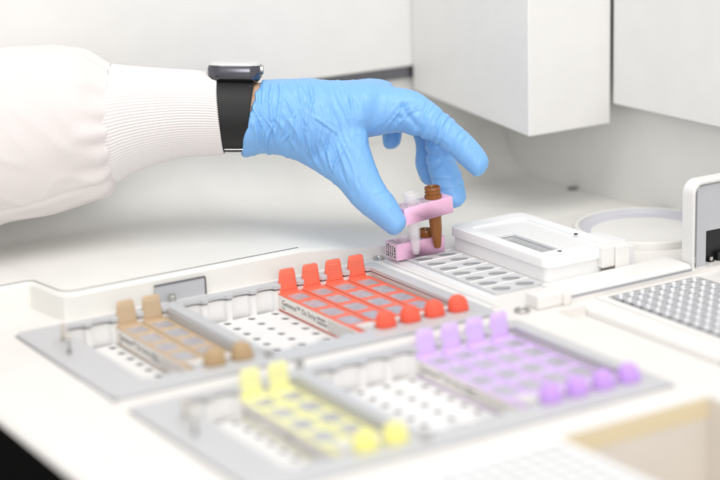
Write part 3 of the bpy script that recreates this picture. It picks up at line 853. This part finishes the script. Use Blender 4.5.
sm_ = glove.modifiers.new('sm', 'SMOOTH'); sm_.factor = .4; sm_.iterations = 1
under(glove, person)

# sleeve and ribbed cuff
CUFF = [(98, 67, 104, 184, 1260, 38), (112, 64.5, 118, 182, 1260, 40), (127, 66, 130, 174, 1260, 37), (150, 68, 151, 165, 1260, 34), (180, 70, 180, 157.5, 1261, 31), (206, 72, 207, 155.5, 1262, 30), (218.5, 75, 224.5, 154.5, 1262, 30)]
SLEEVE = [(-190, 56, -190, 246, 1150, 66), (-110, 54, -110, 236, 1190, 62), (-30, 52, -30, 228, 1222, 58), (10, 49.5, 10, 221, 1238, 56), (40, 47, 40, 215, 1246, 54), (66, 47, 68, 206, 1252, 51),
          (84, 51, 92, 197.5, 1256, 48), (97, 58, 107, 192.5, 1259, 44), (107, 64, 113, 186, 1260, 40), (112, 66, 116, 180, 1260, 38)]
def cloth(name, secs, n, sub, mat, fn, parent, solid):
    bm = new_bm(); rings = section_rings(secs, n=n, sub=sub, cap=(0, 0))
    m = len(rings); out = []
    for i, r in enumerate(rings):
        c = sum(r, Vector()) / n; rr = []
        for k, p in enumerate(r):
            d = (p - c).normalized(); rr.append(p + d * fn(i / (m - 1), k / n, p))
        out.append(rr)
    loft(bm, out, False, False)
    o = obj(name, bm, mat, smooth=True, solid=solid)
    return under(o, parent)
def sleeve_fn(t, a, p):
    u, w, z = to_px(p * S)
    d = 1.6 * noise.noise(Vector((p.x * .018, p.y * .018, p.z * .03))) + .7 * noise.noise(p * .05)
    g = sstep(62, 104, u)                       # gathers into the cuff
    d += g * (1.5 * math.sin(a * 2 * PI * 17 + 2 * noise.noise(Vector((a * 9, 1, 0)))) + 2.4 * noise.noise(Vector((a * 26, u * .03, 3))))
    fo = noise.noise(Vector((a * 11 + u * .006, u * .02 + a * 5, 8)))
    d += (1 - g * .6) * (1.0 * max(0, 1 - abs(fo) * 3) ** 1.5 - .3)
    d += (1 - g) * 2.0 * noise.noise(Vector((a * 7 + u * .004, u * .012, 5)))
    # long seam under the arm
    if z < 1262:
        nd = (w - (208 - (u - 13) * .285)) if u > -60 else 99
        d -= 1.0 * math.exp(-(nd / 1.3) ** 2) - .8 * math.exp(-((nd - 4) / 3.) ** 2)
    return d
sl = cloth('lab_coat_sleeve', SLEEVE, 220, 12, 'coat', sleeve_fn, person, 1.0)
def cuff_fn(t, a, p):
    rib = math.sin(a * 2 * PI * 104)
    return .30 * rib + .5 * noise.noise(p * .04) + (1.0 if t > .97 else 0) * 0 + .7 * math.sin(PI * min(1, t * 1.0)) * .3 - (.9 * sstep(.965, 1., t))
cf = cloth('knit_cuff', CUFF, 104 * 7, 9, 'knit', cuff_fn, person, 1.4)

# wristwatch
ww = thing('wristwatch', 'smartwatch with dark steel case and black strap worn between sleeve and glove', 'watch', tuple(at(238, 115, 1262)))
STRAP = [(216, 76, 221, 151.5, 1262, 29.5), (228, 76.5, 228, 152, 1262, 29.5), (244, 77, 238.5, 152, 1262, 29.5), (256.3, 78, 248, 151.5, 1262, 29.5)]
st = cloth('strap', STRAP, 96, 5, 'strap', lambda t, a, p: 0., ww, 2.2)
ca = math.radians(8.5)
AX = RT.copy(); AU = (UP * math.cos(ca) - FW * math.sin(ca)).normalized(); AL = AX.cross(AU) * -1.
AX = (AX * math.cos(.012) - AU * math.sin(.012)).normalized(); AU = AL.cross(AX) * -1.
if AU.dot(UP) < 0: AU = -AU
C0 = at(235.4, 70.2, 1262)
def case_pts(sec):                              # list of (half width, half length, height) -> rings
    return [[C0 + AX * x + AL * y + AU * h for x, y in rrect(-hw, hw, -hl, hl, r, 8)] for hw, hl, h, r in sec]
bm = new_bm(); loft(bm, case_pts([(13, 15, -8.4, 6), (16, 19, -7.4, 7.5), (17.9, 21, -4.4, 9), (18.2, 21.4, -.5, 9), (18.0, 21.2, 2.6, 9), (17.4, 20.6, 4.0, 8.5)]))
cs = under(obj('case', bm, 'case', smooth=True), ww)
e = cs.modifiers.new('es', 'EDGE_SPLIT'); e.split_angle = math.radians(60)
bm = new_bm(); loft(bm, case_pts([(17.3, 20.5, 3.95, 8.4), (17.0, 20.2, 4.8, 8.3), (15.8, 19, 5.9, 7.5), (13.5, 17, 6.4, 6), (8, 11, 6.6, 4)]))
under(obj('screen', bm, 'screen', smooth=True), ww)
def cyl_between(bm, a, b, r, n=18):
    t = (b - a).normalized(); s = t.cross(FW).normalized(); w = t.cross(s)
    loft(bm, [[p + s * (r * q * math.cos(2 * PI * k / n)) + w * (r * q * math.sin(2 * PI * k / n)) for k in range(n)] for p, q in ((a, 1), (a + (b - a) * .8, 1), (b, .8))])
bm = new_bm(); cyl_between(bm, C0 + AX * 17.8 + AL * -8 + AU * 1, C0 + AX * 19.9 + AL * -8 + AU * 1, 3.2); under(obj('crown', bm, 'metal', smooth=False), ww)
bm = new_bm(); cyl_between(bm, C0 - AX * 17.8 + AL * -4 + AU * .6, C0 - AX * 18.8 + AL * -4 + AU * .6, 1.6); under(obj('side_button', bm, 'blackbits'), ww)
bm = new_bm()                                   # row of stitches close below the case
for k in range(8):
    u = 221.5 + k * 4.1
    th = math.acos((114.2 - 87) / 37.8)
    p = at(u, 87.2, 1262 - 29.7 * math.sin(th))
    d0 = RT * 1.0; n0 = (UP * .65 - FW * .75).normalized(); e0 = d0.cross(n0).normalized()
    ring = [p + d0 * sx + e0 * sy for sx, sy in ((-.9, -.3), (.9, -.3), (.9, .3), (-.9, .3))]
    loft(bm, [[q - n0 * .3 for q in ring], [q + n0 * .8 for q in ring]])
under(obj('stitching', bm, 'stitch'), ww)
BK = [(222.5, 76.8, 222.6, 152.4, 1262, 29.9), (223, 76.8, 223, 152.4, 1262, 29.9)]
bm = new_bm()
for u0, u1 in ((224.5, 246.5),):
    th = math.acos((149.2 - 115.5) / 37.2)
    a, b = at(u0, 149.3, 1262 - 30.2 * math.sin(th)), at(u1, 149.3, 1262 - 30.2 * math.sin(th))
    cyl_between(bm, a, b, .55, 10)
under(obj('buckle_bar', bm, 'metal'), ww)

# ================================================================== CAMERA
cd = bpy.data.cameras.new('camera'); cam = bpy.data.objects.new('camera', cd); COL.objects.link(cam)
mw = Matrix((( RT.x, UP.x, -FW.x, CAM.x * S), (RT.y, UP.y, -FW.y, CAM.y * S), (RT.z, UP.z, -FW.z, CAM.z * S), (0, 0, 0, 1)))
cam.matrix_world = mw
cd.sensor_width = 36; cd.lens = FPX / 720 * 36; cd.clip_start = .02; cd.clip_end = 50
cd.dof.use_dof = True; cd.dof.focus_distance = 1.262; cd.dof.aperture_fstop = cd.lens / 28.; cd.dof.aperture_blades = 0
scene.camera = cam

# ================================================================== LIGHT
w = bpy.data.worlds.new('World'); scene.world = w; w.use_nodes = True
bg = w.node_tree.nodes['Background']; bg.inputs[0].default_value = (1., .99, .975, 1); bg.inputs[1].default_value = .86
def lamp(name, loc, target, sx, sy, power, col):
    l = bpy.data.lights.new(name, 'AREA'); l.shape = 'RECTANGLE'; l.size = sx; l.size_y = sy; l.energy = power; l.color = col
    o = bpy.data.objects.new(name, l); COL.objects.link(o); o.location = loc
    o.rotation_euler = (Vector(target) - Vector(loc)).to_track_quat('-Z', 'Y').to_euler()
    return o
lamp('ceiling_lamp', (-.15, -.55, 1.5), (0, -.05, 0), 1.3, 1.0, 13, (1., .985, .96))
lamp('fill_lamp', (-.75, -1.9, .75), (0, 0, .05), 1.0, .7, 12, (1., .97, .94))  # added soft fill from the camera side, keeping the arm's shadow out of view
scene.view_settings.view_transform = 'Standard'; scene.view_settings.look = 'None'
scene.view_settings.exposure = .02; scene.view_settings.gamma = 1.
scene.cycles.use_denoising = True
scene.cycles.max_bounces = 10; scene.cycles.transmission_bounces = 8
